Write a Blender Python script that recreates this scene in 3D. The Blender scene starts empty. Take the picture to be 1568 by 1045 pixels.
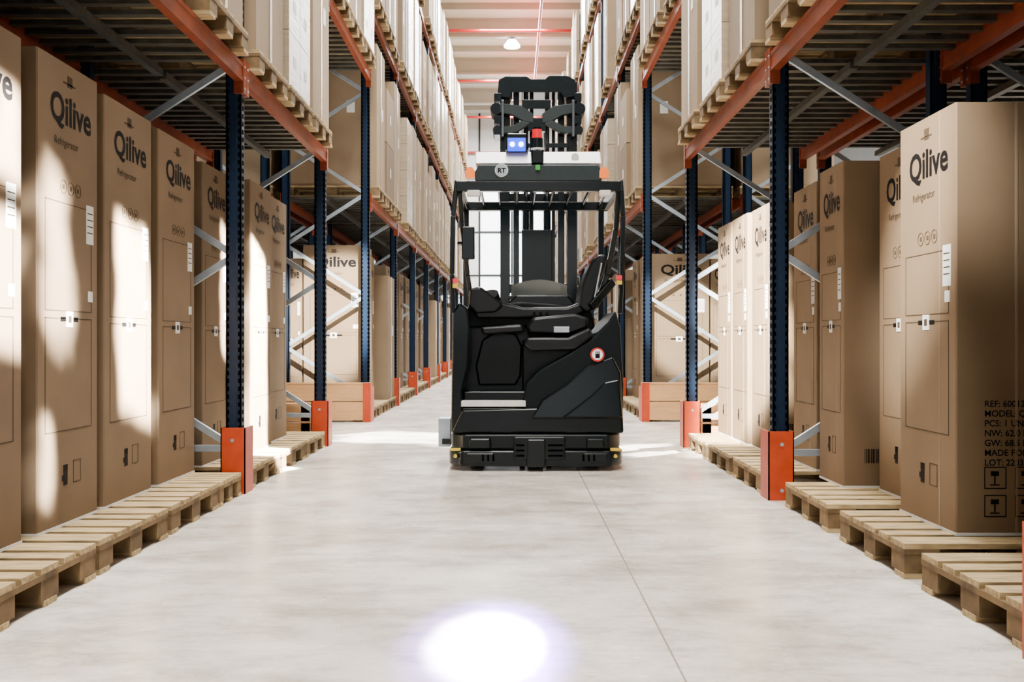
import bpy, math, random
from mathutils import Vector, Matrix, Euler
random.seed(7)
scene = bpy.context.scene
COL = scene.collection

# ------------------------------------------------------------------ materials
def new_mat(name, color, rough=0.5, metal=0.0, nscale=None, namt=0.15, bump=0.0, stretch=(1,1,1), emis=None, estr=0, rnd=0.0, alpha=None, coat=0, spec=None):
    m = bpy.data.materials.new(name); m.use_nodes = True
    nt = m.node_tree; b = nt.nodes["Principled BSDF"]
    b.inputs["Roughness"].default_value = rough
    b.inputs["Metallic"].default_value = metal
    b.inputs["Base Color"].default_value = (*color, 1)
    if spec is not None: b.inputs["Specular IOR Level"].default_value = spec
    if coat: b.inputs["Coat Weight"].default_value = coat
    if emis:
        b.inputs["Emission Color"].default_value = (*emis, 1)
        b.inputs["Emission Strength"].default_value = estr
    src = None
    if nscale:
        tc = nt.nodes.new("ShaderNodeTexCoord"); mp = nt.nodes.new("ShaderNodeMapping")
        mp.inputs["Scale"].default_value = stretch
        nz = nt.nodes.new("ShaderNodeTexNoise"); nz.inputs["Scale"].default_value = nscale
        nz.inputs["Detail"].default_value = 6
        nt.links.new(tc.outputs["Object"], mp.inputs[0]); nt.links.new(mp.outputs[0], nz.inputs["Vector"])
        rp = nt.nodes.new("ShaderNodeValToRGB")
        rp.color_ramp.elements[0].position = 0.3; rp.color_ramp.elements[1].position = 0.7
        rp.color_ramp.elements[0].color = (*[c*(1-namt) for c in color], 1)
        rp.color_ramp.elements[1].color = (*[min(1, c*(1+namt)) for c in color], 1)
        nt.links.new(nz.outputs["Fac"], rp.inputs[0]); src = rp.outputs[0]
        if bump:
            bp = nt.nodes.new("ShaderNodeBump"); bp.inputs["Strength"].default_value = bump
            bp.inputs["Distance"].default_value = 0.01
            nt.links.new(nz.outputs["Fac"], bp.inputs["Height"]); nt.links.new(bp.outputs[0], b.inputs["Normal"])
    if rnd and src:
        oi = nt.nodes.new("ShaderNodeObjectInfo"); hs = nt.nodes.new("ShaderNodeHueSaturation")
        mr = nt.nodes.new("ShaderNodeMapRange"); mr.inputs["To Min"].default_value = 1-rnd; mr.inputs["To Max"].default_value = 1+rnd
        nt.links.new(oi.outputs["Random"], mr.inputs["Value"]); nt.links.new(mr.outputs[0], hs.inputs["Value"])
        nt.links.new(src, hs.inputs["Color"]); src = hs.outputs[0]
    if src: nt.links.new(src, b.inputs["Base Color"])
    if alpha is not None: b.inputs["Alpha"].default_value = alpha
    return m

CARD = new_mat("cardboard", (0.160, 0.110, 0.064), 0.7, nscale=3, namt=0.08, rnd=0.12, spec=0.25)
CARDL = new_mat("cardboard_light", (0.235, 0.168, 0.102), 0.7, nscale=3, namt=0.08, rnd=0.2, spec=0.25)
INK = new_mat("printed_ink", (0.004, 0.0035, 0.0035), 0.6, spec=0.1)
INKL = new_mat("printed_ink_faint", (0.050, 0.034, 0.020), 0.7, spec=0.1)
LABEL = new_mat("paper_label", (0.65, 0.65, 0.63), 0.5)
TAPE = new_mat("packing_tape", (0.25, 0.195, 0.13), 0.25)
WRAP = new_mat("stretch_wrapped_carton", (0.32, 0.255, 0.175), 0.3, nscale=6, namt=0.14, bump=0.3, stretch=(1,1,6), rnd=0.2)
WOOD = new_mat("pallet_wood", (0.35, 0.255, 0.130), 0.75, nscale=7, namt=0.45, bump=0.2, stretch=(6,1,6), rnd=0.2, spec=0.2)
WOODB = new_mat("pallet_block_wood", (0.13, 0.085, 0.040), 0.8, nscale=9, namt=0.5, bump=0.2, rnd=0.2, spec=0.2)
BOARD = new_mat("barrier_timber", (0.50, 0.27, 0.115), 0.6, nscale=5, namt=0.12, stretch=(1,8,8), spec=0.3)
ORANGE = new_mat("orange_beam_paint", (0.165, 0.029, 0.008), 0.42, nscale=8, namt=0.25, spec=0.3)
GUARD = new_mat("guard_orange_paint", (0.38, 0.040, 0.008), 0.4, nscale=10, namt=0.15, spec=0.3)
BLUE = new_mat("rack_blue_paint", (0.0035, 0.012, 0.030), 0.38, nscale=10, namt=0.12, spec=0.2)
HOLE = new_mat("slot_dark", (0.001, 0.001, 0.0015), 0.8, spec=0.0)
GALV = new_mat("galvanised_steel", (0.34, 0.40, 0.46), 0.42, 0.55, nscale=12, namt=0.12)
SLAT = new_mat("deck_slat", (0.046, 0.046, 0.038), 0.45, 0.0, nscale=10, namt=0.5, stretch=(1,6,1), spec=0.4)
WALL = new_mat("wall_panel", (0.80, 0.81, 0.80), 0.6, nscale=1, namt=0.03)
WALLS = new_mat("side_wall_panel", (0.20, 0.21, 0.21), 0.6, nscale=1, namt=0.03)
CEIL = new_mat("ceiling_sheet", (0.84, 0.82, 0.75), 0.6, nscale=1, namt=0.03)
CREAM = new_mat("purlin_cream", (0.44, 0.42, 0.34), 0.5, nscale=2, namt=0.05)
REDP = new_mat("sprinkler_red", (0.40, 0.012, 0.008), 0.4, nscale=3, namt=0.05)
BODY = new_mat("truck_dark_paint", (0.0013, 0.0034, 0.0043), 0.20, nscale=4, namt=0.15, spec=0.18)
MATTE = new_mat("truck_matte_cowl", (0.0016, 0.0038, 0.0046), 0.55, nscale=25, namt=0.15, spec=0.12)
BODY2 = new_mat("truck_grey_plastic", (0.0032, 0.0058, 0.0068), 0.33, nscale=30, namt=0.1, spec=0.16)
PANEL = new_mat("truck_roof_panel", (0.016, 0.025, 0.028), 0.42, nscale=30, namt=0.08, spec=0.25)
FRAME = new_mat("truck_frame_steel", (0.002, 0.0038, 0.0045), 0.22, 0.0, nscale=20, namt=0.1, spec=0.2)
MASTM = new_mat("mast_steel", (0.003, 0.0065, 0.0085), 0.22, 0.0, nscale=15, namt=0.15, spec=0.25)
CHROME = new_mat("piston_chrome", (0.16, 0.18, 0.20), 0.22, 1.0, nscale=15, namt=0.05)
SEAT = new_mat("seat_vinyl", (0.0028, 0.0038, 0.0048), 0.34, nscale=40, namt=0.15, bump=0.1, spec=0.22)
RUB = new_mat("rubber", (0.003, 0.003, 0.003), 0.7, nscale=20, namt=0.1, spec=0.1)
WHITE = new_mat("white_cover", (0.90, 0.91, 0.93), 0.35, nscale=3, namt=0.02)
STEP = new_mat("step_edge", (0.62, 0.61, 0.58), 0.4, nscale=8, namt=0.1)
AMBER = new_mat("amber_lamp", (0.8, 0.16, 0.003), 0.3, emis=(1, 0.20, 0.003), estr=0.5)
BLUEL = new_mat("blue_lamp", (0.0, 0.02, 0.8), 0.3, emis=(0.0, 0.05, 1), estr=2.0)
BLUEH = new_mat("blue_lamp_core", (0.6, 0.75, 1), 0.3, emis=(0.45, 0.7, 1), estr=12)
REDL = new_mat("red_lamp", (0.55, 0.004, 0.015), 0.25, emis=(1, 0.005, 0.03), estr=0.25)
GREENL = new_mat("green_led", (0.02, 0.25, 0.02), 0.3, emis=(0.1, 1, 0.1), estr=0.05)
YEL = new_mat("yellow_mark", (0.6, 0.42, 0.02), 0.5, nscale=10, namt=0.1)
RED = new_mat("sign_red", (0.45, 0.004, 0.004), 0.5)
LAMPM = new_mat("lamp_diffuser", (0.9, 0.9, 0.9), 0.4, emis=(1, 0.97, 0.9), estr=12)
GLASSM = new_mat("window_pane", (0.85, 0.9, 0.95), 0.3, emis=(0.95, 0.98, 1), estr=5)
ACR = new_mat("clear_screen", (0.20, 0.235, 0.235), 0.15, nscale=3, namt=0.05)

# ------------------------------------------------------------------ mesh builder
class MB:
    def __init__(s): s.v=[]; s.f=[]; s.m=[]; s.mats=[]; s.sm=[]
    def mi(s, mat):
        if mat not in s.mats: s.mats.append(mat)
        return s.mats.index(mat)
    def add(s, vs, fs, mat, smooth=False):
        o=len(s.v); s.v += [tuple(v) for v in vs]; k=s.mi(mat)
        for f in fs: s.f.append(tuple(i+o for i in f)); s.m.append(k); s.sm.append(smooth)
    def box(s, x0,x1,y0,y1,z0,z1, mat):
        x0,x1=sorted((x0,x1)); y0,y1=sorted((y0,y1)); z0,z1=sorted((z0,z1))
        vs=[(x0,y0,z0),(x1,y0,z0),(x1,y1,z0),(x0,y1,z0),(x0,y0,z1),(x1,y0,z1),(x1,y1,z1),(x0,y1,z1)]
        s.add(vs,[(0,3,2,1),(4,5,6,7),(0,1,5,4),(1,2,6,5),(2,3,7,6),(3,0,4,7)],mat)
    def bar(s, p0,p1,w,h,mat, up=(0,0,1)):
        p0=Vector(p0);p1=Vector(p1); d=(p1-p0).normalized(); up=Vector(up)
        if abs(d.dot(up))>0.98: up=Vector((0,1,0))
        a=d.cross(up).normalized(); b=a.cross(d).normalized()
        vs=[]
        for p in (p0,p1):
            for sx,sz in ((-1,-1),(1,-1),(1,1),(-1,1)): vs.append(p+a*sx*w/2+b*sz*h/2)
        s.add(vs,[(3,2,1,0),(4,5,6,7),(0,1,5,4),(1,2,6,5),(2,3,7,6),(3,0,4,7)],mat)
    def cyl(s,p0,p1,r,mat,n=20,r1=None):
        p0=Vector(p0);p1=Vector(p1); d=(p1-p0).normalized(); up=Vector((0,0,1))
        if abs(d.dot(up))>0.98: up=Vector((0,1,0))
        a=d.cross(up).normalized(); b=a.cross(d).normalized(); r1=r if r1 is None else r1
        vs=[]
        for p,q in ((p0,r),(p1,r1)):
            for i in range(n):
                t=2*math.pi*i/n; vs.append(p+(a*math.cos(t)+b*math.sin(t))*q)
        s.add(vs,[(i,(i+1)%n,n+(i+1)%n,n+i) for i in range(n)],mat,True)
        s.add(vs,[tuple(range(n))[::-1],tuple(range(n,2*n))],mat)
    def prism(s, poly, y0,y1, mat, slope=0.0):
        """x/z outline extruded along y; slope = how far the front leans back per metre of height"""
        n=len(poly)
        A=sum(poly[i][0]*poly[(i+1)%n][1]-poly[(i+1)%n][0]*poly[i][1] for i in range(n))
        if A<0: poly=poly[::-1]
        zb=min(z for x,z in poly)
        vs=[(x,y0+slope*(z-zb),z) for x,z in poly]+[(x,y1,z) for x,z in poly]
        fs=[tuple(range(n)),tuple(range(n,2*n))[::-1]]
        fs+=[((i+1)%n,i,n+i,n+(i+1)%n) for i in range(n)]
        s.add(vs,fs,mat)
    def prismz(s, poly, z0,z1, mat, sc=1.0, c=(0,0)):
        n=len(poly)
        A=sum(poly[i][0]*poly[(i+1)%n][1]-poly[(i+1)%n][0]*poly[i][1] for i in range(n))
        if A<0: poly=poly[::-1]
        vs=[(x,y,z0) for x,y in poly]+[(c[0]+(x-c[0])*sc,c[1]+(y-c[1])*sc,z1) for x,y in poly]
        s.add(vs,[tuple(range(n))[::-1],tuple(range(n,2*n))]+[(i,(i+1)%n,n+(i+1)%n,n+i) for i in range(n)],mat)
    def mesh(s, me, M, mat):
        s.add([M@v.co for v in me.vertices],[tuple(p.vertices) for p in me.polygons],mat)
    def build(s, name, smooth_all=False):
        me=bpy.data.meshes.new(name); me.from_pydata(s.v,[],s.f)
        for m in s.mats: me.materials.append(m)
        me.polygons.foreach_set("material_index", s.m)
        me.polygons.foreach_set("use_smooth", [True]*len(s.f) if smooth_all else s.sm)
        me.update(); 
        return me
    def obj(s, name, parent=None, bevel=0, seg=3, loc=None):
        me=s.build(name, bool(bevel)); o=bpy.data.objects.new(name,me); COL.objects.link(o)
        if parent: o.parent=parent
        if loc: o.location=loc
        if bevel:
            b=o.modifiers.new("bevel","BEVEL"); b.width=bevel; b.segments=seg; b.limit_method='ANGLE'
            b.angle_limit=math.radians(32); b.harden_normals=True
        return o
def inst(me,name,loc,rz=0,scale=(1,1,1),parent=None):
    o=bpy.data.objects.new(name,me); COL.objects.link(o); o.location=loc; o.rotation_euler=(0,0,rz); o.scale=scale
    if parent: o.parent=parent
    return o

_tc={}
def text_mesh(body, size, offset=0.0, align='CENTER', line=1.0):
    key=(body,size,offset,align)
    if key in _tc: return _tc[key]
    c=bpy.data.curves.new("t","FONT"); c.body=body; c.size=size; c.offset=offset; c.align_x=align; c.resolution_u=3; c.space_line=line
    o=bpy.data.objects.new("t",c); COL.objects.link(o); bpy.context.view_layer.update()
    dg=bpy.context.evaluated_depsgraph_get()
    me=bpy.data.meshes.new_from_object(o.evaluated_get(dg)); bpy.data.objects.remove(o)
    _tc[key]=me; return me

# ------------------------------------------------------------------ pallets / boxes
def pallet_into(mb, x0=-0.4, y0=-0.6, z0=0.0):
    W=0.8; L=1.2
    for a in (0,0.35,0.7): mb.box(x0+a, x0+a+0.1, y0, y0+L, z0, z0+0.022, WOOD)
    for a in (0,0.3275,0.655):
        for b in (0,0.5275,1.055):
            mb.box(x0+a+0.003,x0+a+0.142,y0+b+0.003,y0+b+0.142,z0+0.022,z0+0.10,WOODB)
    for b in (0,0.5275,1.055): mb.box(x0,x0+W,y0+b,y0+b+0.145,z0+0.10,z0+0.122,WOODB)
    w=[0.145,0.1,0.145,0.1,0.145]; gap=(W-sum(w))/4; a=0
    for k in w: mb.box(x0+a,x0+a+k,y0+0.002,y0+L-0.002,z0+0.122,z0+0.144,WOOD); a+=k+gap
mb=MB(); pallet_into(mb); PAL=mb.build("wooden_pallet")

E=0.0015
def face_decals(mb, w, h, yf, z0, kind):
    def F(x,z): return Matrix.Translation((x,yf-E,z))@Matrix.Rotation(math.pi/2,4,'X')
    def R(x0,x1,za,zb,m,e=E): mb.box(x0,x1,yf-e,yf,z0+za,z0+zb,m)
    def rect(x0,x1,za,zb,m,t=0.003):
        R(x0,x1,za,za+t,m);R(x0,x1,zb-t,zb,m);R(x0,x0+t,za,zb,m);R(x1-t,x1,za,zb,m)
    mb.mesh(text_mesh("Qilive",0.178,0.0042),F(0.02,z0+h-0.27),INK)
    mb.mesh(text_mesh("Refrigerator",0.05,0.0005),F(-0.03,z0+h-0.37),INKL)
    for k in range(3):
        c=Vector((-0.06+k*0.075,0,z0+h-0.55)); ri=0.03; n=14
        for i in range(n):
            t=2*math.pi*i/n; t2=2*math.pi*(i+1)/n
            mb.bar((c.x+ri*math.cos(t),yf-E/2,c.z+ri*math.sin(t)),(c.x+ri*math.cos(t2),yf-E/2,c.z+ri*math.sin(t2)),E,0.003,INKL,up=(0,1,0.01))
        R(c.x-0.01,c.x+0.01,h-0.56,h-0.54,INKL)
    rect(-w/2+0.07,w/2-0.07,0.42,0.92,INKL,0.004); rect(-w/2+0.07,w/2-0.07,0.95,h-0.62,INKL,0.0035)
    R(w/2-0.13,w/2-0.05,h-0.78,h-0.60,LABEL,0.002)
    for k in range(4): R(w/2-0.12,w/2-0.06,h-0.64-k*0.03,h-0.635-k*0.03,INKL,0.003)
    R(-0.09,0.09,0.905,0.925,INK); R(-0.035,0.035,0.88,0.95,LABEL,0.003); R(-0.015,0.015,0.90,0.93,INKL,0.004)
    R(w/2-0.11,w/2-0.06,1.0,1.05,LABEL,0.002)
    R(-0.06,-0.02,0.18,0.24,INK)
    for k in range(4): R(-0.062+k*0.012,-0.054+k*0.012,0.24,0.27,INK)
    R(-0.075,-0.06,0.20,0.225,INK)
    rect(0.04,0.12,0.18,0.28,INKL)
    if kind=='strap': R(w/2-0.17,w/2-0.16,0,h,TAPE,0.001)
    R(-0.06,0.06,h-0.09,h-0.083,INKL); R(-0.02,0.03,h-0.10,h-0.05,INKL)

def fridge_box(w,d,h,kind='plain',side=True,z0=0.0,mb=None,wall=CARD):
    own = mb is None
    if own: mb=MB()
    b=0.006
    poly=[(-w/2+b,-d/2),(w/2-b,-d/2),(w/2,-d/2+b),(w/2,d/2-b),(w/2-b,d/2),(-w/2+b,d/2),(-w/2,d/2-b),(-w/2,-d/2+b)]
    mb.prismz(poly,z0,z0+h,wall)
    mb.box(-w/2,w/2,-0.03,0.03,z0+h,z0+h+0.001,TAPE)
    mb.box(-w/2-0.002,w/2+0.002,-d/2-0.002,d/2+0.002,z0,z0+0.012,LABEL)
    face_decals(mb,w,h,-d/2,z0,kind)
    x=w/2; t=0.004
    if side:
        S=Matrix.Rotation(math.pi/2,4,'Z')@Matrix.Rotation(math.pi/2,4,'X')
        def T(y,z): return Matrix.Translation((w/2+E,y,z))@S
        mb.mesh(text_mesh("Qilive",0.178,0.0042),T(0.13,z0+h-0.17),INK)
        mb.mesh(text_mesh("1 door",0.06,0.001),T(0.13,z0+h-0.26),INK)
        mb.mesh(text_mesh("REF: 600125413\nMODEL: Q.6450\nPCS: 1 UNIT\nNW: 62.0 KG\nGW: 68.5 KG\nMADE FOR EU\nLOT: 2203117",0.038,0.0006,'LEFT',1.1),T(-d/2+0.12,z0+0.55),INK)
        for k in range(4):
            y=-d/2+0.12+k*0.13
            for zz in (0.08,0.20):
                mb.box(x,x+E,y,y+0.09,z0+zz,z0+zz+t,INK);mb.box(x,x+E,y,y+0.09,z0+zz+0.09,z0+zz+0.09+t,INK)
                mb.box(x,x+E,y,y+t,z0+zz,z0+zz+0.09,INK);mb.box(x,x+E,y+0.09,y+0.09+t,z0+zz,z0+zz+0.094,INK)
                mb.box(x,x+E,y+0.042,y+0.048,z0+zz+0.02,z0+zz+0.055,INK)
                mb.box(x,x+E,y+0.028,y+0.062,z0+zz+0.055,z0+zz+0.075,INK)
                mb.box(x,x+E,y+0.025,y+0.065,z0+zz+0.014,z0+zz+0.019,INK)
        mb.box(w/2,w/2+0.0015,-d/2+0.25,-d/2+0.262,z0,z0+h,TAPE)
    else:
        for k in range(9): mb.box(x,x+E,-d/2+0.12+k*0.009,-d/2+0.12+k*0.009+(0.003+0.002*(k%3)),z0+0.14,z0+0.22,INK)
    return mb.build("cardboard_box") if own else None
FBOX=fridge_box(0.62,0.70,2.05,'plain',False)
FBOXS=fridge_box(0.62,0.82,1.85,'strap')
FBOXN=fridge_box(0.62,0.70,1.85,'strap',False)

def load_variant(k):
    mb=MB(); pallet_into(mb); z=0.144
    if k==0:
        h=1.75; mb.box(-0.38,0.38,-0.57,0.57,z,z+h,CARDL); mb.box(-0.02,0.03,-0.574,0.574,z,z+h+0.002,TAPE)
        mb.box(0.1,0.2,-0.573,-0.57,z+0.9,z+1.05,LABEL); mb.box(-0.382,-0.38,-0.3,-0.2,z+0.9,z+1.05,LABEL); mb.box(0.38,0.382,-0.3,-0.2,z+0.9,z+1.05,LABEL)
    elif k==1:
        h=1.55
        for a in (-0.39,0.01): mb.box(a,a+0.38,-0.58,0.58,z,z+h,CARD)
        for a in (-0.2,0.2): mb.box(a-0.006,a+0.006,-0.585,0.585,z,z+h+0.003,TAPE)
        mb.box(-0.28,-0.15,-0.583,-0.58,z+0.6,z+0.8,LABEL)
    elif k==2:
        for lv in range(4):
            for a in (-0.39,0.005):
                for b in (-0.58,-0.19,0.20):
                    mb.box(a,a+0.385,b,b+0.38,z+lv*0.42,z+lv*0.42+0.415,WRAP)
                    mb.box(a+0.15,a+0.25,b-0.001,b+0.381,z+lv*0.42+0.18,z+lv*0.42+0.26,LABEL)
    elif k==3:
        for lv in range(2):
            mb.box(-0.39,0.39,-0.58,0.58,z+lv*0.72,z+lv*0.72+0.71,CARD if lv==0 else CARDL)
            mb.box(-0.392,0.392,-0.1,-0.05,z+lv*0.72,z+lv*0.72+0.712,TAPE); mb.box(-0.05,0.05,-0.583,-0.58,z+lv*.72+.3,z+lv*.72+.42,LABEL)
    elif k==4:
        fridge_box(0.66,0.80,1.98,'strap',False,0.144,mb)
    return mb.build("loaded_pallet")
LOADS=[load_variant(k) for k in range(5)]

# ------------------------------------------------------------------ racks
LV=[2.74,5.08,7.26]
TOP=8.7
def build_rack(side, xin, posts, passage, back=False, detail=True):
    mb=MB(); D=1.1
    X=lambda a: side*a
    xf=xin+0.03; xr=xin+D
    for i,y in enumerate(posts):
        for xa in (xf,xr-0.1):
            mb.box(X(xa),X(xa+0.10),y-0.035,y-0.030,0.012,TOP,BLUE)
            mb.box(X(xa),X(xa+0.012),y-0.035,y+0.035,0.012,TOP,BLUE)
            mb.box(X(xa+0.088),X(xa+0.10),y-0.035,y+0.035,0.012,TOP,BLUE)
            mb.box(X(xa+0.03),X(xa+0.07),y-0.041,y-0.035,0.012,TOP,BLUE)
            mb.box(X(xa-0.03),X(xa+0.13),y-0.07,y+0.07,0,0.012,GALV)
            if detail and 2<y<16 and xa==xf:
                z=0.1
                while z<4.6:
                    mb.box(X(xa+0.010),X(xa+0.022),y-0.0365,y-0.034,z,z+0.028,HOLE)
                    mb.box(X(xa+0.078),X(xa+0.090),y-0.0365,y-0.034,z,z+0.028,HOLE)
                    mb.box(X(xa-0.0015),X(xa+0.001),y-0.012,y+0.012,z,z+0.028,HOLE)
                    z+=0.05
        z=0.28; flip=False; pm=0.62
        mb.bar((X(xf+0.05),y,z),(X(xr-0.05),y,z),0.03,0.04,GALV)
        while z<TOP-0.8:
            a,b=(xf+0.05,xr-0.05) if not flip else (xr-0.05,xf+0.05)
            mb.bar((X(a),y,z),(X(b),y,z+pm),0.028,0.042,GALV); z+=pm; flip=not flip
            mb.cyl((X(b),y-0.02,z),(X(b),y+0.02,z),0.014,GALV,8)
        if not back:
            mb.box(X(xin-0.012),X(xin-0.004),y-0.10,y+0.09,0,0.42,GUARD)
            mb.box(X(xin-0.012),X(xin+0.145),y-0.10,y-0.092,0,0.42,GUARD)
            mb.box(X(xin+0.137),X(xin+0.145),y-0.10,y+0.0,0,0.42,GUARD)
            for zz in (0.06,0.34): mb.cyl((X(xin+0.07),y-0.106,zz),(X(xin+0.07),y-0.09,zz),0.012,GALV,8)
    for i in range(len(posts)-1):
        y0=posts[i]+0.035; y1=posts[i+1]-0.035
        ispass = i in passage
        levels=[4.24,7.26] if ispass else LV
        for zt in levels:
            for xa in (xf-0.015,xr-0.035):
                mb.box(X(xa),X(xa+0.05),y0,y1,zt-0.115,zt,ORANGE)
                mb.box(X(xa-0.004),X(xa),y0,y1,zt-0.115,zt-0.09,ORANGE); mb.box(X(xa-0.004),X(xa),y0,y1,zt-0.025,zt,ORANGE)
                for yy in (y0-0.03,y1-0.03): 
                    mb.box(X(xa-0.008),X(xa+0.055),yy,yy+0.06,zt-0.19,zt+0.03,ORANGE)
                    for q in range(3): mb.cyl((X(xa-0.012),yy+0.03,zt-0.16+q*0.07),(X(xa-0.006),yy+0.03,zt-0.16+q*0.07),0.008,GALV,6)
            n=int((y1-y0)/0.17)
            for k in range(n):
                yy=y0+0.04+k*(y1-y0-0.08)/n
                if zt>5.2 and k%2: continue
                mb.box(X(xf+0.035),X(xr-0.035),yy,yy+0.055,zt-0.03,zt-0.003,SLAT)
            mb.box(X(xf+0.5),X(xf+0.55),y0,y1,zt-0.075,zt-0.03,SLAT)
    return mb.obj("pallet_rack")

LP=[-2.6,0.2,3.0,6.40,9.25,12.10]+[12.10+2.85*k for k in range(1,10)]
RP=[-2.75,0.1,2.95,6.15,9.15,12.15]+[12.15+2.85*k for k in range(1,10)]
LX=1.70; RX=1.57
rackL=build_rack(-1,LX,LP,[4]); rackR=build_rack(1,RX,RP,[4])
rackLb=build_rack(-1,LX+1.22,LP[:9],[4],back=True,detail=False); rackRb=build_rack(1,RX+1.22,RP[:9],[4],back=True,detail=False)

def rot(side): return math.pi/2 if side<0 else -math.pi/2
for side,P,xin in ((-1,LP,LX),(1,RP,RX)):
    for i in range(len(P)-1):
        y0,y1=P[i]+0.08,P[i+1]-0.08; isp=(i==4)
        step=(y1-y0)/3
        lv=[4.24,7.26] if isp else LV
        for zt in lv:
            for k in range(3):
                if random.random()<0.07 and i>5: continue
                yc=y0+step*(k+0.5)
                v=random.choice([0,1,2,0,3,2,0])
                if i==3: v=[0,2,0][k]
                if i==5 and zt<3: v=[0,3,0][k]
                inst(LOADS[v],"loaded_pallet",(side*(xin-0.06+0.6+random.uniform(-.02,.03)),yc,zt),rot(side)+random.uniform(-.012,.012))
        if not isp and (i<2 or i>=5):
            for k in range(3):
                if i==5 and k==0: continue
                yc=y0+step*(k+0.5)
                inst(LOADS[4] if random.random()<0.75 else LOADS[0],"loaded_pallet",(side*(xin+0.02+0.6),yc,0),rot(side)+random.uniform(-.01,.01))
    yb=P[5]+0.12
    inst(PAL,"wooden_pallet",(side*(xin+0.62),yb+0.42,0),rot(side))
    inst(FBOX,"cardboard_box",(side*(xin+0.50),yb+0.40,0.144),0,(1.2,1,0.93 if side>0 else 0.98))
    inst(FBOX,"cardboard_box",(side*(xin+1.02),yb+0.40,0.144),0,(0.42,1,0.90))
    for i in list(range(1,4))+list(range(5,8)):
        y0,y1=P[i]+0.08,P[i+1]-0.08; step=(y1-y0)/3
        for k in range(3):
            yc=y0+step*(k+0.5)
            inst(LOADS[4],"loaded_pallet",(side*(xin+1.22+0.62),yc,0),rot(side))
            if i!=4 : inst(LOADS[0],"loaded_pallet",(side*(xin+1.22+0.62),yc,LV[0]),rot(side))

def pal(side,xin,y0): inst(PAL,"wooden_pallet",(side*(xin+0.605),y0+0.4,0),rot(side)+random.uniform(-.01,.01))
for y in (3.27,4.12,4.97): pal(-1,LX-0.005,y)
inst(PAL,"wooden_pallet",(-(LX+0.60),5.80+0.23,0),rot(-1),(0.56,1,1))
for y in (6.52,7.40,8.28): pal(-1,LX,y)
for y in (3.08,4.05,5.02): pal(1,RX+0.02,y)
for y in (6.30,7.20,8.10): pal(1,RX,y)

def fb(side,y0,y1,xface,h,me,hh,d=0.7):
    w=y1-y0
    inst(me,"cardboard_box",(side*(xface+d/2),(y0+y1)/2,0.144),rot(side)+random.uniform(-.008,.008),(w/0.62,1,h/hh))
for a in ((3.45,4.06,2.0,2.06),(4.20,4.80,2.0,2.07),(4.88,5.52,2.0,2.04),(5.63,6.27,2.0,2.03),(6.50,7.08,2.02,2.0),(7.22,7.86,1.90,2.0),(7.96,8.60,1.95,2.0)): fb(-1,*a,FBOX,2.05)
for i,a in enumerate(((4.22,4.82,1.88,1.84),(4.94,5.50,2.03,1.84),(5.59,6.02,1.86,1.84),(6.30,6.82,1.93,1.84),(7.28,7.80,1.88,1.84),(7.86,8.40,1.86,1.84),(8.46,8.98,1.86,1.84))):
    fb(1,*a,FBOXS if i==0 else FBOXN,1.85,0.82 if i==0 else 0.7)

for side,P,xin in ((-1,LP,LX),(1,RP,RX)):
    mb=MB(); y=P[5]-0.12
    mb.box(side*(xin+0.0),side*(xin+1.15),y-0.09,y-0.02,0.02,0.24,BOARD)
    mb.box(side*(xin+0.0),side*(xin+1.15),y-0.09,y-0.02,0.25,0.45,BOARD)
    mb.box(side*(xin+0.0),side*(xin+1.15),y-0.095,y+0.02,0.45,0.47,BOARD)
    for a in (0.12,0.55,0.98): mb.box(side*(xin+a),side*(xin+a+0.09),y-0.02,y+0.02,0,0.45,BOARD)
    mb.box(side*(xin-0.012),side*(xin+0.08),y-0.10,y-0.09,0,0.47,GUARD); mb.box(side*(xin-0.012),side*(xin-0.004),y-0.10,y+0.02,0,0.47,GUARD)
    mb.obj("wooden_barrier",bevel=0.004,seg=2)
    mb=MB(); y=P[4]+0.12
    mb.box(side*(xin+0.16),side*(xin+1.15),y,y+0.05,0.02,0.20,BOARD); mb.box(side*(xin+0.16),side*(xin+1.15),y,y+0.05,0.21,0.38,BOARD)
    for a in (0.2,0.98): mb.box(side*(xin+a),side*(xin+a+0.09),y-0.0,y+0.09,0,0.38,BOARD)
    mb.obj("wooden_barrier",bevel=0.004,seg=2)

# ------------------------------------------------------------------ room
HW=13.0; YB=-9.0; YE=46.0; HC=11.5
fm=bpy.data.materials.new("polished_concrete"); fm.use_nodes=True; nt=fm.node_tree; b=nt.nodes["Principled BSDF"]
tc=nt.nodes.new("ShaderNodeTexCoord")
def noise(sc,det=8,st=(1,1,1),rough=0.6,off=(0,0,0)):
    mp=nt.nodes.new("ShaderNodeMapping"); mp.inputs["Scale"].default_value=st; mp.inputs["Location"].default_value=off
    n=nt.nodes.new("ShaderNodeTexNoise"); n.inputs["Scale"].default_value=sc; n.inputs["Detail"].default_value=det; n.inputs["Roughness"].default_value=rough
    nt.links.new(tc.outputs["Object"],mp.inputs[0]); nt.links.new(mp.outputs[0],n.inputs["Vector"]); return n.outputs["Fac"]
def ramp(s,p0,c0,p1,c1):
    r=nt.nodes.new("ShaderNodeValToRGB"); r.color_ramp.elements[0].position=p0; r.color_ramp.elements[1].position=p1
    r.color_ramp.elements[0].color=c0; r.color_ramp.elements[1].color=c1; nt.links.new(s,r.inputs[0]); return r.outputs[0]
def mix(bt,f,a,c):
    m=nt.nodes.new("ShaderNodeMix"); m.data_type='RGBA'; m.blend_type=bt
    if isinstance(f,float): m.inputs[0].default_value=f
    else: nt.links.new(f,m.inputs[0])
    for k,s in ((6,a),(7,c)):
        if isinstance(s,tuple): m.inputs[k].default_value=s
        else: nt.links.new(s,m.inputs[k])
    return m.outputs[2]
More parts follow.
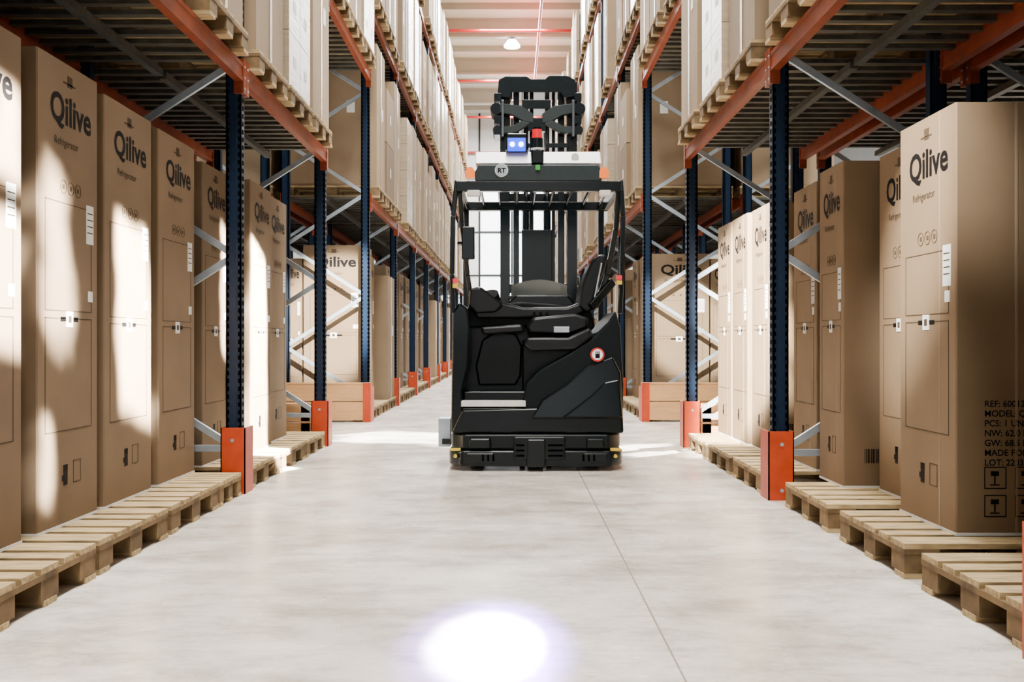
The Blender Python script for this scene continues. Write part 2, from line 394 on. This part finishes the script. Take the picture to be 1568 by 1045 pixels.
base=ramp(noise(0.9,8,(1,1,1),0.65),0.34,(0.46,0.415,0.36,1),0.64,(0.80,0.745,0.675,1))
st=ramp(noise(2.2,10,(1,1.8,1),0.72,(3,1,0)),0.36,(0.52,0.505,0.49,1),0.56,(1,1,1,1))
sc=ramp(noise(1.5,10,(1,7,1),0.75,(9,4,0)),0.30,(0.70,0.69,0.68,1),0.46,(1,1,1,1))
fin=ramp(noise(40,4),0.3,(0.90,0.90,0.90,1),0.7,(1,1,1,1))
c1=mix('MULTIPLY',0.85,base,st); c1=mix('MULTIPLY',0.8,c1,sc); c2=mix('MULTIPLY',1.0,c1,fin)
sx=nt.nodes.new("ShaderNodeSeparateXYZ"); nt.links.new(tc.outputs["Object"],sx.inputs[0])
def math_(op,a,bv):
    m=nt.nodes.new("ShaderNodeMath"); m.operation=op
    for k,s in ((0,a),(1,bv)):
        if isinstance(s,(int,float)): m.inputs[k].default_value=s
        else: nt.links.new(s,m.inputs[k])
    return m.outputs[0]
jx=math_('LESS_THAN',math_('ABSOLUTE',math_('SUBTRACT',sx.outputs[0],0.495),0),0.0035)
c3=mix('MIX',jx,c2,(0.24,0.205,0.17,1)); nt.links.new(c3,b.inputs["Base Color"])
rr=nt.nodes.new("ShaderNodeMapRange"); rr.inputs["To Min"].default_value=0.12; rr.inputs["To Max"].default_value=0.38
nt.links.new(noise(3,6),rr.inputs["Value"]); nt.links.new(rr.outputs[0],b.inputs["Roughness"])
bp=nt.nodes.new("ShaderNodeBump"); bp.inputs["Strength"].default_value=0.07; bp.inputs["Distance"].default_value=0.02
nt.links.new(noise(5,5),bp.inputs["Height"]); nt.links.new(bp.outputs[0],b.inputs["Normal"])
mb=MB(); mb.box(-HW,HW,YB,YE,-0.2,0,fm); mb.obj("floor")

mb=MB(); mb.box(-HW,HW,YB,YE,HC,HC+0.2,CEIL)
mb.obj("ceiling")
mb=MB()
y=YB+1.0
while y<YE-0.5:
    big = int((y-YB)/1.5)%3==0
    if big:
        mb.box(-HW,HW,y-0.09,y+0.09,HC-0.62,HC-0.55,CREAM); mb.box(-HW,HW,y-0.09,y+0.09,HC-0.05,HC,CREAM); mb.box(-HW,HW,y-0.02,y+0.02,HC-0.55,HC-0.05,CREAM)
    else: mb.box(-HW,HW,y-0.04,y+0.04,HC-0.20,HC,CREAM)
    y+=1.5
mb.obj("trim_1")
mb=MB()
mb.cyl((0.85,YB+0.2,HC-0.75),(0.85,YE-0.4,HC-0.75),0.04,REDP,12)
for yy in (31.0,37.0,43.0): mb.cyl((-HW+0.3,yy,HC-0.86),(HW-0.3,yy,HC-0.86),0.05,REDP,12)
mb.obj("sprinkler_pipe")
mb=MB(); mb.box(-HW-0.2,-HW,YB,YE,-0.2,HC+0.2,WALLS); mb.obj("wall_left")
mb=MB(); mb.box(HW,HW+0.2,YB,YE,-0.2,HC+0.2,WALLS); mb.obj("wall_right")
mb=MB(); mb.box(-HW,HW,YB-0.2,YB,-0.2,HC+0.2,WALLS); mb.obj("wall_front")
mb=MB(); mb.box(-HW,HW,YE,YE+0.2,-0.2,HC+0.2,WALL); mb.obj("wall_back")
mb=MB()
for k in range(-8,9):
    mb.box(k*1.5-0.04,k*1.5+0.04,YE-0.06,YE,0,HC-0.01,PANEL)
for z in (2.0,4.0,6.0,8.2): mb.box(-HW,HW,YE-0.05,YE,z-0.03,z+0.03,PANEL)
mb.box(-HW,HW,YE-0.3,YE-0.07,8.5,8.75,CREAM); mb.box(-HW,HW,YE-0.2,YE-0.08,9.6,9.7,REDP)
mb.obj("trim_2")
mb=MB()
for k in (-1,0):
    for z in (0.1,2.06,4.06,6.06):
        mb.box(k*1.5+0.06,k*1.5+1.44,YE-0.03,YE-0.005,z,z+1.85,GLASSM)
mb.obj("window_1")
for (x,y) in ((0.0,32.5),(-0.1,39.5)):
    mb=MB(); mb.cyl((0,0,0),(0,0,0.22),0.28,WHITE,20,r1=0.12); mb.cyl((0,0,-0.03),(0,0,0),0.26,LAMPM,20); mb.cyl((0,0,0.22),(0,0,0.9),0.012,BODY2,8)
    mb.obj("ceiling_lamp",loc=(x,y,HC-0.9))

# ------------------------------------------------------------------ reach truck
TX,TY=0.18,7.39
truck=bpy.data.objects.new("reach_truck",None); COL.objects.link(truck); truck.location=(TX,TY,0)
def px(x,d=0): return (x-784)*(TY+d)/1524-TX
def pz(y,d=0): return 0.97+(522-y)*(TY+d)/1524
def poly(pts,d=0): return [(px(x,d),pz(y,d)) for x,y in pts]

mb=MB()
def plan(hw,y0,y1,c):
    return [(-hw+c,y0),(hw-c,y0),(hw-0.02,y0+c*0.9),(hw,y0+c*1.6),(hw,y1),(-hw,y1),(-hw,y0+c*1.6),(-hw+0.02,y0+c*0.9)]
mb.prismz(plan(0.655,0.0,1.25,0.10),0.035,0.155,BODY)
mb.prismz(plan(0.640,0.025,1.25,0.10),0.16,0.275,BODY2)
mb.prism(poly([(690,664),(707,628),(945,622),(955,640),(956,664)]),0.03,1.22,BODY)
mb.box(px(786),px(866),-0.012,0.1,pz(705),pz(668),BODY2)
mb.box(px(806),px(836),-0.020,0.1,pz(716),pz(672),FRAME)
for a,b_ in ((692,778),(872,952)):
    mb.box(px(a+20),px(b_-20),-0.006,0.1,pz(709),pz(693),FRAME)
    mb.box(px(a+26),px(b_-26),-0.010,0.1,pz(687),pz(671),BODY)
mb.prism(poly([(690,664),(709,640),(707,600),(717,560),(719,500),(716,472),(703,462),(692,478)]),0.04,1.2,BODY)
mb.prism(poly([(704,625),(830,625),(830,485),(712,485)],0.55),0.55,0.75,BODY)
mb.prism(poly([(706,640),(812,640),(806,624),(706,624)]),0.04,0.6,BODY)
mb.prism(poly([(808,640),(800,618),(806,588),(828,566),(872,542),(906,520),(934,492),(946,474),(953,500),(957,590),(955,640)]),0.05,1.2,MATTE,slope=0.12)
mb.prism(poly([(812,642),(830,612),(868,588),(900,560),(940,545),(952,570),(955,642)]),0.018,0.5,BODY,slope=0.10)
mb.prism(poly([(860,640),(905,606),(926,585),(950,580),(954,640)]),0.0,0.4,BODY,slope=0.15)
mb.prism(poly([(712,500),(716,470),(800,462),(905,470),(912,500),(880,532),(815,530),(806,500)],0.3),0.32,1.15,MATTE)
mb.prism(poly([(770,470),(790,452),(870,452),(885,470)],0.8),0.75,1.25,BODY)
mb.prism(poly([(733,590),(728,560),(738,520),(760,506),(790,510),(800,530),(798,575),(790,590)],0.53),0.50,0.56,BODY)
mb.box(px(710,0.3),px(900,0.3),0.15,1.1,pz(640),pz(600),BODY)
mb.prism(poly([(800,640),(800,520),(900,520),(900,640)],0.35),0.36,1.1,BODY)
mb.obj("chassis",truck,bevel=0.018,seg=3)
mb=MB()
mb.box(px(706),px(805),0.03,0.12,pz(623),pz(614),STEP)
mb.box(px(672,0.6),px(690,0.6),0.55,0.75,pz(683,0.6),pz(640,0.6),GALV)
mb.box(px(677,0.5),px(690,0.5),0.5,0.56,pz(680,0.5),pz(672,0.5),FRAME)
for x in (728,912):
    mb.cyl((px(x)-0.05,0.45,0.10),(px(x)+0.05,0.45,0.10),0.10,RUB,24)
mb.cyl((px(821)-0.06,0.35,0.14),(px(821)+0.06,0.35,0.14),0.14,RUB,28)
for x in (800,842): mb.cyl((px(x)-0.02,0.22,0.05),(px(x)+0.02,0.22,0.05),0.05,RUB,16)
for x in (697,943):
    mb.box(px(x-8),px(x+8),0.02,0.06,pz(691),pz(687),YEL)
    mb.cyl((px(x),0.02,pz(699)),(px(x),0.08,pz(699)),0.014,YEL,14)
c=(px(915),pz(543))
mb.cyl((c[0],0.014,c[1]),(c[0],0.03,c[1]),0.052,RED,32); mb.cyl((c[0],0.012,c[1]),(c[0],0.016,c[1]),0.040,WHITE,32)
mb.box(c[0]-0.016,c[0]+0.018,0.010,0.014,c[1]-0.026,c[1]+0.006,INK)
for q in range(4): mb.box(c[0]-0.016+q*0.009,c[0]-0.010+q*0.009,0.010,0.014,c[1]+0.004,c[1]+0.026,INK)
# vent ribs and panel gaps on the bumper
for x in (738,746,754,892,900,908): mb.box(px(x),px(x+3),-0.010,0.02,pz(706),pz(696),HOLE)
for z in (680,688,696): mb.box(px(790),px(803),-0.015,0.0,pz(z+3),pz(z),HOLE); mb.box(px(839),px(862),-0.015,0.0,pz(z+3),pz(z),HOLE)
mb.obj("trim_and_wheels",truck,bevel=0.003,seg=2)
mb=MB()
mb.prism(poly([(722,474),(730,455),(745,447),(768,462),(800,470),(868,470),(890,462),(900,474),(880,488),(730,488)],0.3),0.26,0.78,SEAT)
mb.prism(poly([(716,470),(718,442),(735,438),(772,466),(760,478),(728,480)],0.25),0.22,0.60,SEAT)
mb.prism(poly([(886,470),(889,440),(904,402),(920,388),(931,392),(928,410),(914,444),(908,474),(898,480)],0.25),0.24,0.72,SEAT)
mb.prism(poly([(806,500),(815,486),(880,480),(902,486),(900,502),(870,512),(812,510)],0.15),0.14,0.34,SEAT)
mb.prism(poly([(800,528),(806,516),(870,516),(904,500),(908,516),(880,536),(812,538)],0.12),0.10,0.40,SEAT)
mb.prism(poly([(735,500),(800,496),(806,508),(738,512)],0.2),0.18,0.40,SEAT)
mb.obj("seat",truck,bevel=0.028,seg=4)
mb=MB()
mb.bar((px(909,0.23),0.225,pz(462,0.2)),(px(921,0.23),0.225,pz(402,0.2)),0.012,0.012,GALV)
mb.box(px(848,0.1),px(872,0.1),0.10,0.2,pz(509,0.1),pz(500,0.1),GALV)
for x in (818,828,838): mb.cyl((px(x,0.2),0.22,pz(490,0.2)),(px(x,0.2),0.22,pz(478,0.2)),0.010,RUB,12)
mb.bar((px(905,0.2),0.2,pz(470,0.2)),(px(940,0.2),0.3,pz(430,0.2)),0.04,0.06,FRAME)
mb.cyl((px(752,0.3),0.35,pz(470,0.3)),(px(746,0.3),0.30,pz(452,0.3)),0.09,RUB,24)
prev=None
for i in range(9):
    t=i/8; x=px(783+85*t,0.9); z0=pz(455,0.9); z1=pz(437-9*math.sin(math.pi*t),0.9)
    if prev: mb.add([(prev[0],0.9,z0),(x,0.9,z0),(x,0.88,z1),(prev[0],0.88,prev[1])],[(0,1,2,3)],ACR)
    prev=(x,z1)
mb.box(px(777,0.9),px(874,0.9),0.86,0.94,pz(459,0.9),pz(453,0.9),FRAME)
mb.obj("operator_controls",truck,bevel=0.004,seg=2)
mb=MB()
def tube(pts,w,h):
    for a,b_ in zip(pts[:-1],pts[1:]): mb.bar(a,b_,w,h,FRAME,up=(0,1,0))
def T(x,y,d): return (px(x,d),d,pz(y,d))
tube([T(694,480,0.1),T(692,420,0.08),T(694,330,0.06),T(700,276,0.06)],0.035,0.05)
tube([T(723,470,0.35),T(716,420,0.3),T(707,340,0.22),T(704,285,0.12)],0.035,0.05)
tube([T(949,480,0.1),T(952,420,0.08),T(954,330,0.06),T(950,276,0.06)],0.035,0.05)
tube([T(912,470,0.35),T(930,420,0.3),T(943,350,0.22),T(947,285,0.12)],0.04,0.055)
zt=pz(276)
mb.box(px(697),px(953),0.02,0.09,zt-0.075,zt,FRAME)
mb.box(px(697),px(953),1.12,1.2,zt-0.075,zt,FRAME)
for x in (697,945): mb.box(px(x),px(x)+0.045,0.05,1.2,zt-0.075,zt,FRAME)
for k in range(9):
    x=-0.56+k*1.12/8; mb.box(x-0.010,x+0.010,0.08,1.15,zt-0.045,zt-0.01,FRAME)
for x in (-0.60,0.56): mb.box(x,x+0.05,1.14,1.20,0.9,zt,FRAME)
mb.obj("overhead_guard",truck,bevel=0.008,seg=2)
mb=MB()
mb.prism(poly([(727,276),(727,262),(733,251),(916,251),(922,262),(922,276)]),0.015,0.55,PANEL)
mb.prism(poly([(728,250),(727,229),(921,228),(921,250)],0.06),0.06,0.6,WHITE,slope=0.9)
mb.box(px(715),px(735),0.01,0.05,pz(300),pz(290),STEP); mb.box(px(918),px(936),0.01,0.05,pz(300),pz(290),STEP)
mb.box(px(707),px(727),-0.02,0.03,pz(397),pz(347),BODY)
mb.bar((px(700),0.05,pz(372)),(px(712),0.0,pz(372)),0.02,0.03,FRAME)
mb.box(px(814),px(832),0.0,0.08,pz(249),pz(228),BODY)
mb.prism(poly([(774,230),(776,204),(807,204),(809,230)],0.1),0.09,0.2,BODY)
mb.obj("roof_electronics",truck,bevel=0.010,seg=3)
mb=MB()
for x in (720,925):
    mb.box(px(x-7),px(x+7),0.0,0.06,pz(272),pz(260),AMBER); mb.prism(poly([(x-6,260),(x+6,260),(x+3,255),(x-3,255)]),0.01,0.05,AMBER)
mb.cyl((px(768),0.008,pz(260)),(px(768),0.016,pz(260)),0.050,STEP,32); mb.cyl((px(768),0.005,pz(260)),(px(768),0.01,pz(260)),0.043,GALV,32)
mb.mesh(text_mesh("RT",0.05,0.002),Matrix.Translation((px(768),0.003,pz(264)))@Matrix.Rotation(math.pi/2,4,'X'),INK)
mb.cyl((px(881,0.06),0.085,pz(239,0.06)),(px(881,0.06),0.13,pz(239,0.06)),0.028,STEP,20)
mb.box(px(820),px(827),-0.004,0.01,pz(260),pz(252),GREENL)
mb.cyl((px(823),0.05,pz(246)),(px(823),0.05,pz(228)),0.048,BODY,24,r1=0.05)
mb.cyl((px(823),0.05,pz(228)),(px(823),0.05,pz(225)),0.05,STEP,24)
mb.cyl((px(823),0.12,pz(226)),(px(823),0.12,pz(207)),0.045,MASTM,24)
mb.cyl((px(823),0.12,pz(207)),(px(823),0.12,pz(193)),0.040,REDL,24,r1=0.036)
mb.cyl((px(823),0.12,pz(193)),(px(823),0.12,pz(190)),0.036,BODY,24)
for x in (784.5,798): 
    mb.cyl((px(x),0.075,pz(217.5)),(px(x),0.092,pz(217.5)),0.032,BLUEL,20); mb.cyl((px(x),0.068,pz(217.5)),(px(x),0.078,pz(217.5)),0.019,BLUEH,16)
mb.box(px(777),px(805),0.084,0.09,pz(228),pz(207),BLUEL)
for x,yy in ((697,430),(949,425)):
    mb.box(px(x-4),px(x+4),0.02,0.07,pz(yy+3),pz(yy-4),REDL); mb.box(px(x-4),px(x+4),0.02,0.07,pz(yy+10),pz(yy+4),YEL)
mb.obj("signal_lights_and_badges",truck,bevel=0.002,seg=2)
mb=MB(); D=1.4
zt=pz(128,D)
for a,b_ in ((766,781),(868,883)):
    mb.box(px(a,D),px(b_,D),D-0.06,D-0.04,0.15,zt,MASTM); mb.box(px(a,D),px(b_,D),D+0.06,D+0.08,0.15,zt,MASTM)
    mb.box(px((a+b_)/2,D)-0.01,px((a+b_)/2,D)+0.01,D-0.05,D+0.07,0.15,zt,MASTM)
for a,b_ in ((786,795),(854,864)):
    mb.box(px(a,D),px(b_,D),D-0.03,D+0.11,0.2,zt-0.05,MASTM)
for x in (806,838): mb.cyl((px(x,D),D+0.05,0.3),(px(x,D),D+0.05,pz(300,D)),0.032,MASTM,16); mb.cyl((px(x,D),D+0.05,pz(310,D)),(px(x,D),D+0.05,zt-0.1),0.02,CHROME,16)
mb.box(px(811,D),px(817,D),D,D+0.03,0.5,zt-0.1,FRAME); mb.box(px(845,D),px(850,D),D,D+0.03,0.5,zt-0.1,FRAME)
for x in (799,801.5): mb.box(px(x,D),px(x+1.2,D),D,D+0.02,0.5,zt,CHROME)
mb.box(px(800,D),px(845,D),D-0.02,D+0.02,pz(440,D),pz(352,D),BODY)
for yy in (300,440): mb.box(px(766,D),px(883,D),D+0.07,D+0.12,pz(yy+8,D),pz(yy-6,D),MASTM)
mb.cyl((px(888,D),D,pz(400,D)),(px(888,D),D,pz(380,D)),0.02,LABEL,12)
mb.prism(poly([(762,152),(764,127),(774,122),(806,122),(812,126),(834,126),(840,121),(868,121),(879,127),(881,152),(862,154),(858,146),(784,146),(780,154)],D),D-0.12,D+0.15,MASTM)
for s_ in (0,1):
    X=lambda x: x if s_==0 else 1646-x
    for q in range(4):
        mb.box(px(X(757),D),px(X(768),D),D-0.14,D+0.14,pz(160+q*17,D),pz(148+q*17,D),MASTM)
    mb.cyl((px(X(760),D),D-0.15,pz(172,D)),(px(X(760),D),D+0.1,pz(172,D)),0.05,MASTM,20)
    mb.cyl((px(X(762),D),D-0.15,pz(204,D)),(px(X(762),D),D+0.1,pz(204,D)),0.04,MASTM,20)
    mb.prism(poly([(X(766),160),(X(798),164),(X(816),176),(X(816),190),(X(800),186),(X(786),178),(X(766),174)],D-0.1),D-0.16,D-0.09,PANEL)
    mb.prism(poly([(X(800),186),(X(812),190),(X(790),204),(X(768),206),(X(768),196),(X(786),194)],D-0.1),D-0.16,D-0.09,PANEL)
    mb.box(px(X(776),D),px(X(812),D),D-0.1,D+0.1,pz(229,D),pz(222,D),MASTM)
    mb.box(px(X(768),D),px(X(772),D),D-0.18,D-0.14,pz(215,D),pz(160,D),CHROME)
mb.box(px(800,D),px(842,D),D-0.14,D+0.1,pz(172,D),pz(158,D),MASTM)
mb.box(px(808,D),px(834,D),D-0.15,D-0.08,pz(206,D),pz(186,D),MASTM)
mb.box(px(772,D),px(870,D),D-0.1,D+0.1,pz(136,D),pz(130,D),CHROME)
mb.obj("mast",truck,bevel=0.005,seg=2)
mb=MB()
for s_ in (-1,1):
    mb.box(s_*0.50-0.06,s_*0.50+0.06,1.2,3.0,0.06,0.26,BODY); mb.cyl((s_*0.50-0.04,2.85,0.12),(s_*0.50+0.04,2.85,0.12),0.12,RUB,24)
    mb.box(s_*0.26-0.05,s_*0.26+0.05,1.62,2.85,0.09,0.13,MASTM); mb.box(s_*0.26-0.05,s_*0.26+0.05,1.58,1.64,0.09,0.7,MASTM)
mb.box(-0.38,0.38,1.52,1.58,0.3,0.72,MASTM)
mb.obj("outriggers_and_forks",truck,bevel=0.01,seg=2)

# ------------------------------------------------------------------ lights
def look(o,t): o.rotation_euler=(Vector(t)-o.location).to_track_quat('-Z','Y').to_euler()
def area(name,loc,tgt,sx,sy,P,col=(1,1,1)):
    l=bpy.data.lights.new(name,'AREA'); l.shape='RECTANGLE'; l.size=sx; l.size_y=sy; l.energy=P; l.color=col
    o=bpy.data.objects.new(name,l); COL.objects.link(o); o.location=loc; look(o,tgt); return o
def spot(name,loc,tgt,ang,P,col=(1,1,1),blend=0.3,r=0.03):
    l=bpy.data.lights.new(name,'SPOT'); l.energy=P; l.color=col; l.spot_size=math.radians(ang); l.spot_blend=blend; l.shadow_soft_size=r
    o=bpy.data.objects.new(name,l); COL.objects.link(o); o.location=loc; look(o,tgt); return o
def shaft(loc,tgt,a,b,P,col=(1,0.97,0.94),soft=0.02,skew=0.0,wob=0.02,seed=0):
    """daylight shaft through a rectangular opening (half extents a x b, as tangents)"""
    ang=2*math.degrees(math.atan(math.hypot(a+abs(skew)*b,b)*1.25))+1
    o=spot("sun_shaft",loc,tgt,ang,P,col,0.05); l=o.data; l.use_nodes=True; t=l.node_tree
    em=[n for n in t.nodes if n.type=='EMISSION'][0]
    tcn=t.nodes.new("ShaderNodeTexCoord"); sp=t.nodes.new("ShaderNodeSeparateXYZ"); t.links.new(tcn.outputs["Normal"],sp.inputs[0])
    def M(op,x,y=0.0):
        m=t.nodes.new("ShaderNodeMath"); m.operation=op
        for k,s in enumerate((x,y)):
            if isinstance(s,(int,float)): m.inputs[k].default_value=s
            else: t.links.new(s,m.inputs[k])
        return m.outputs[0]
    nz=t.nodes.new("ShaderNodeTexNoise"); nz.inputs["Scale"].default_value=14; nz.inputs["Detail"].default_value=1.5
    mp=t.nodes.new("ShaderNodeMapping"); mp.inputs["Location"].default_value=(seed,seed*2.3,0); t.links.new(tcn.outputs["Normal"],mp.inputs[0]); t.links.new(mp.outputs[0],nz.inputs["Vector"])
    w_=M('MULTIPLY',M('SUBTRACT',nz.outputs["Fac"],0.5),wob*4)
    az=M('ABSOLUTE',sp.outputs[2]); u=M('DIVIDE',sp.outputs[0],az); v=M('DIVIDE',sp.outputs[1],az)
    u2=M('ABSOLUTE',M('ADD',M('ADD',u,M('MULTIPLY',v,skew)),w_)); v2=M('ABSOLUTE',M('ADD',M('ADD',v,M('MULTIPLY',u,-skew*0.9)),w_))
    def edge(x,lim):
        r=t.nodes.new("ShaderNodeMapRange"); r.interpolation_type='SMOOTHSTEP'
        r.inputs["From Min"].default_value=lim-soft; r.inputs["From Max"].default_value=lim+soft
        r.inputs["To Min"].default_value=1; r.inputs["To Max"].default_value=0; t.links.new(x,r.inputs["Value"]); return r.outputs[0]
    t.links.new(M('MULTIPLY',edge(u2,a),edge(v2,b)),em.inputs["Strength"])
    return o
warm=(1,0.965,0.905)
area("aisle_light",(0,10,11.2),(0,10.001,0),1.4,32,8600,warm)
area("aisle_light_far",(0,35,10.8),(0,35.001,0),2.0,16,8500,(1,0.99,0.97))
area("camera_side_fill",(0.3,-8.5,3.4),(0,6,1.0),6,4,230,(0.97,0.98,1))  # added fill from behind the camera for near faces; no dock door modelled
area("cross_aisle_daylight_right",(8,10.7,2.6),(-2,10.7,0.6),2.2,2.5,1300,(1,0.96,0.88))
area("cross_aisle_daylight_left",(-8,10.7,2.6),(2,10.7,0.6),2.2,2.5,800,(1,0.97,0.92))
shaft((1.2,3.9,3.4),(-2.0,5.27,1.10),0.050,0.098,95000,soft=0.014,skew=0.10,wob=0.008,seed=1)
shaft((1.2,3.2,3.2),(-2.0,4.38,1.36),0.028,0.080,34000,soft=0.022,skew=0.05,wob=0.014,seed=4)
shaft((1.2,3.2,2.6),(-2.0,4.28,0.46),0.010,0.035,30000,soft=0.012,skew=0.1,wob=0.008,seed=6)
shaft((1.2,2.6,3.2),(-2.0,3.96,1.80),0.030,0.040,60000,soft=0.018,wob=0.012,seed=9)
shaft((1.2,2.6,3.2),(-2.0,3.96,1.22),0.030,0.055,60000,soft=0.014,wob=0.010,seed=11)
shaft((1.0,6.0,3.6),(-1.9,7.46,0.86),0.050,0.165,150000,soft=0.008,wob=0.005,seed=3)
shaft((1.2,5.4,3.2),(-2.0,6.98,1.35),0.018,0.100,50000,soft=0.010,wob=0.008,seed=5)
shaft((-0.1,3.4,3.8),(1.87,8.1,1.10),0.075,0.150,70000,(1,0.93,0.83),soft=0.025,wob=0.012,seed=2)
spot("sun_shaft",(-1.2,2.5,5.2),(1.88,4.7,1.6),14,12000,(1,0.96,0.9),0.9)
shaft((4.2,11.0,3.0),(1.25,8.85,0),0.10,0.05,34000,(1,0.97,0.92),soft=0.02,wob=0.03,seed=8)
shaft((-4.4,10.7,3.0),(-1.0,10.0,0),0.12,0.11,30000,(1,0.97,0.92),soft=0.03,wob=0.03,seed=7)
spot("sun_shaft",(0.7,4.5,6.5),(-2.2,12.2,1.3),9,70000,(1,0.93,0.82),0.6)
spot("sun_shaft",(-0.7,4.5,6.5),(2.1,12.2,1.2),7,45000,(1,0.93,0.82),0.6)
spot("floor_safety_light",(TX-0.15,TY+0.03,pz(216)),(-0.09,3.2,0),4.7,30000,(0.97,0.95,1),0.4)
spot("floor_safety_light_halo",(TX-0.15,TY+0.03,pz(217)),(-0.09,3.2,0),7.6,12000,(0.35,0.16,1),1.0)

w=bpy.data.worlds.new("world"); scene.world=w; w.use_nodes=True
w.node_tree.nodes["Background"].inputs[0].default_value=(0.8,0.85,0.9,1); w.node_tree.nodes["Background"].inputs[1].default_value=0.3

cam=bpy.data.cameras.new("camera"); cam.lens=35; cam.sensor_width=36; cam.clip_end=200
co=bpy.data.objects.new("camera",cam); COL.objects.link(co); co.location=(0,0,0.97); co.rotation_euler=(math.pi/2,0,0)
scene.camera=co
print("objects",len(bpy.data.objects))
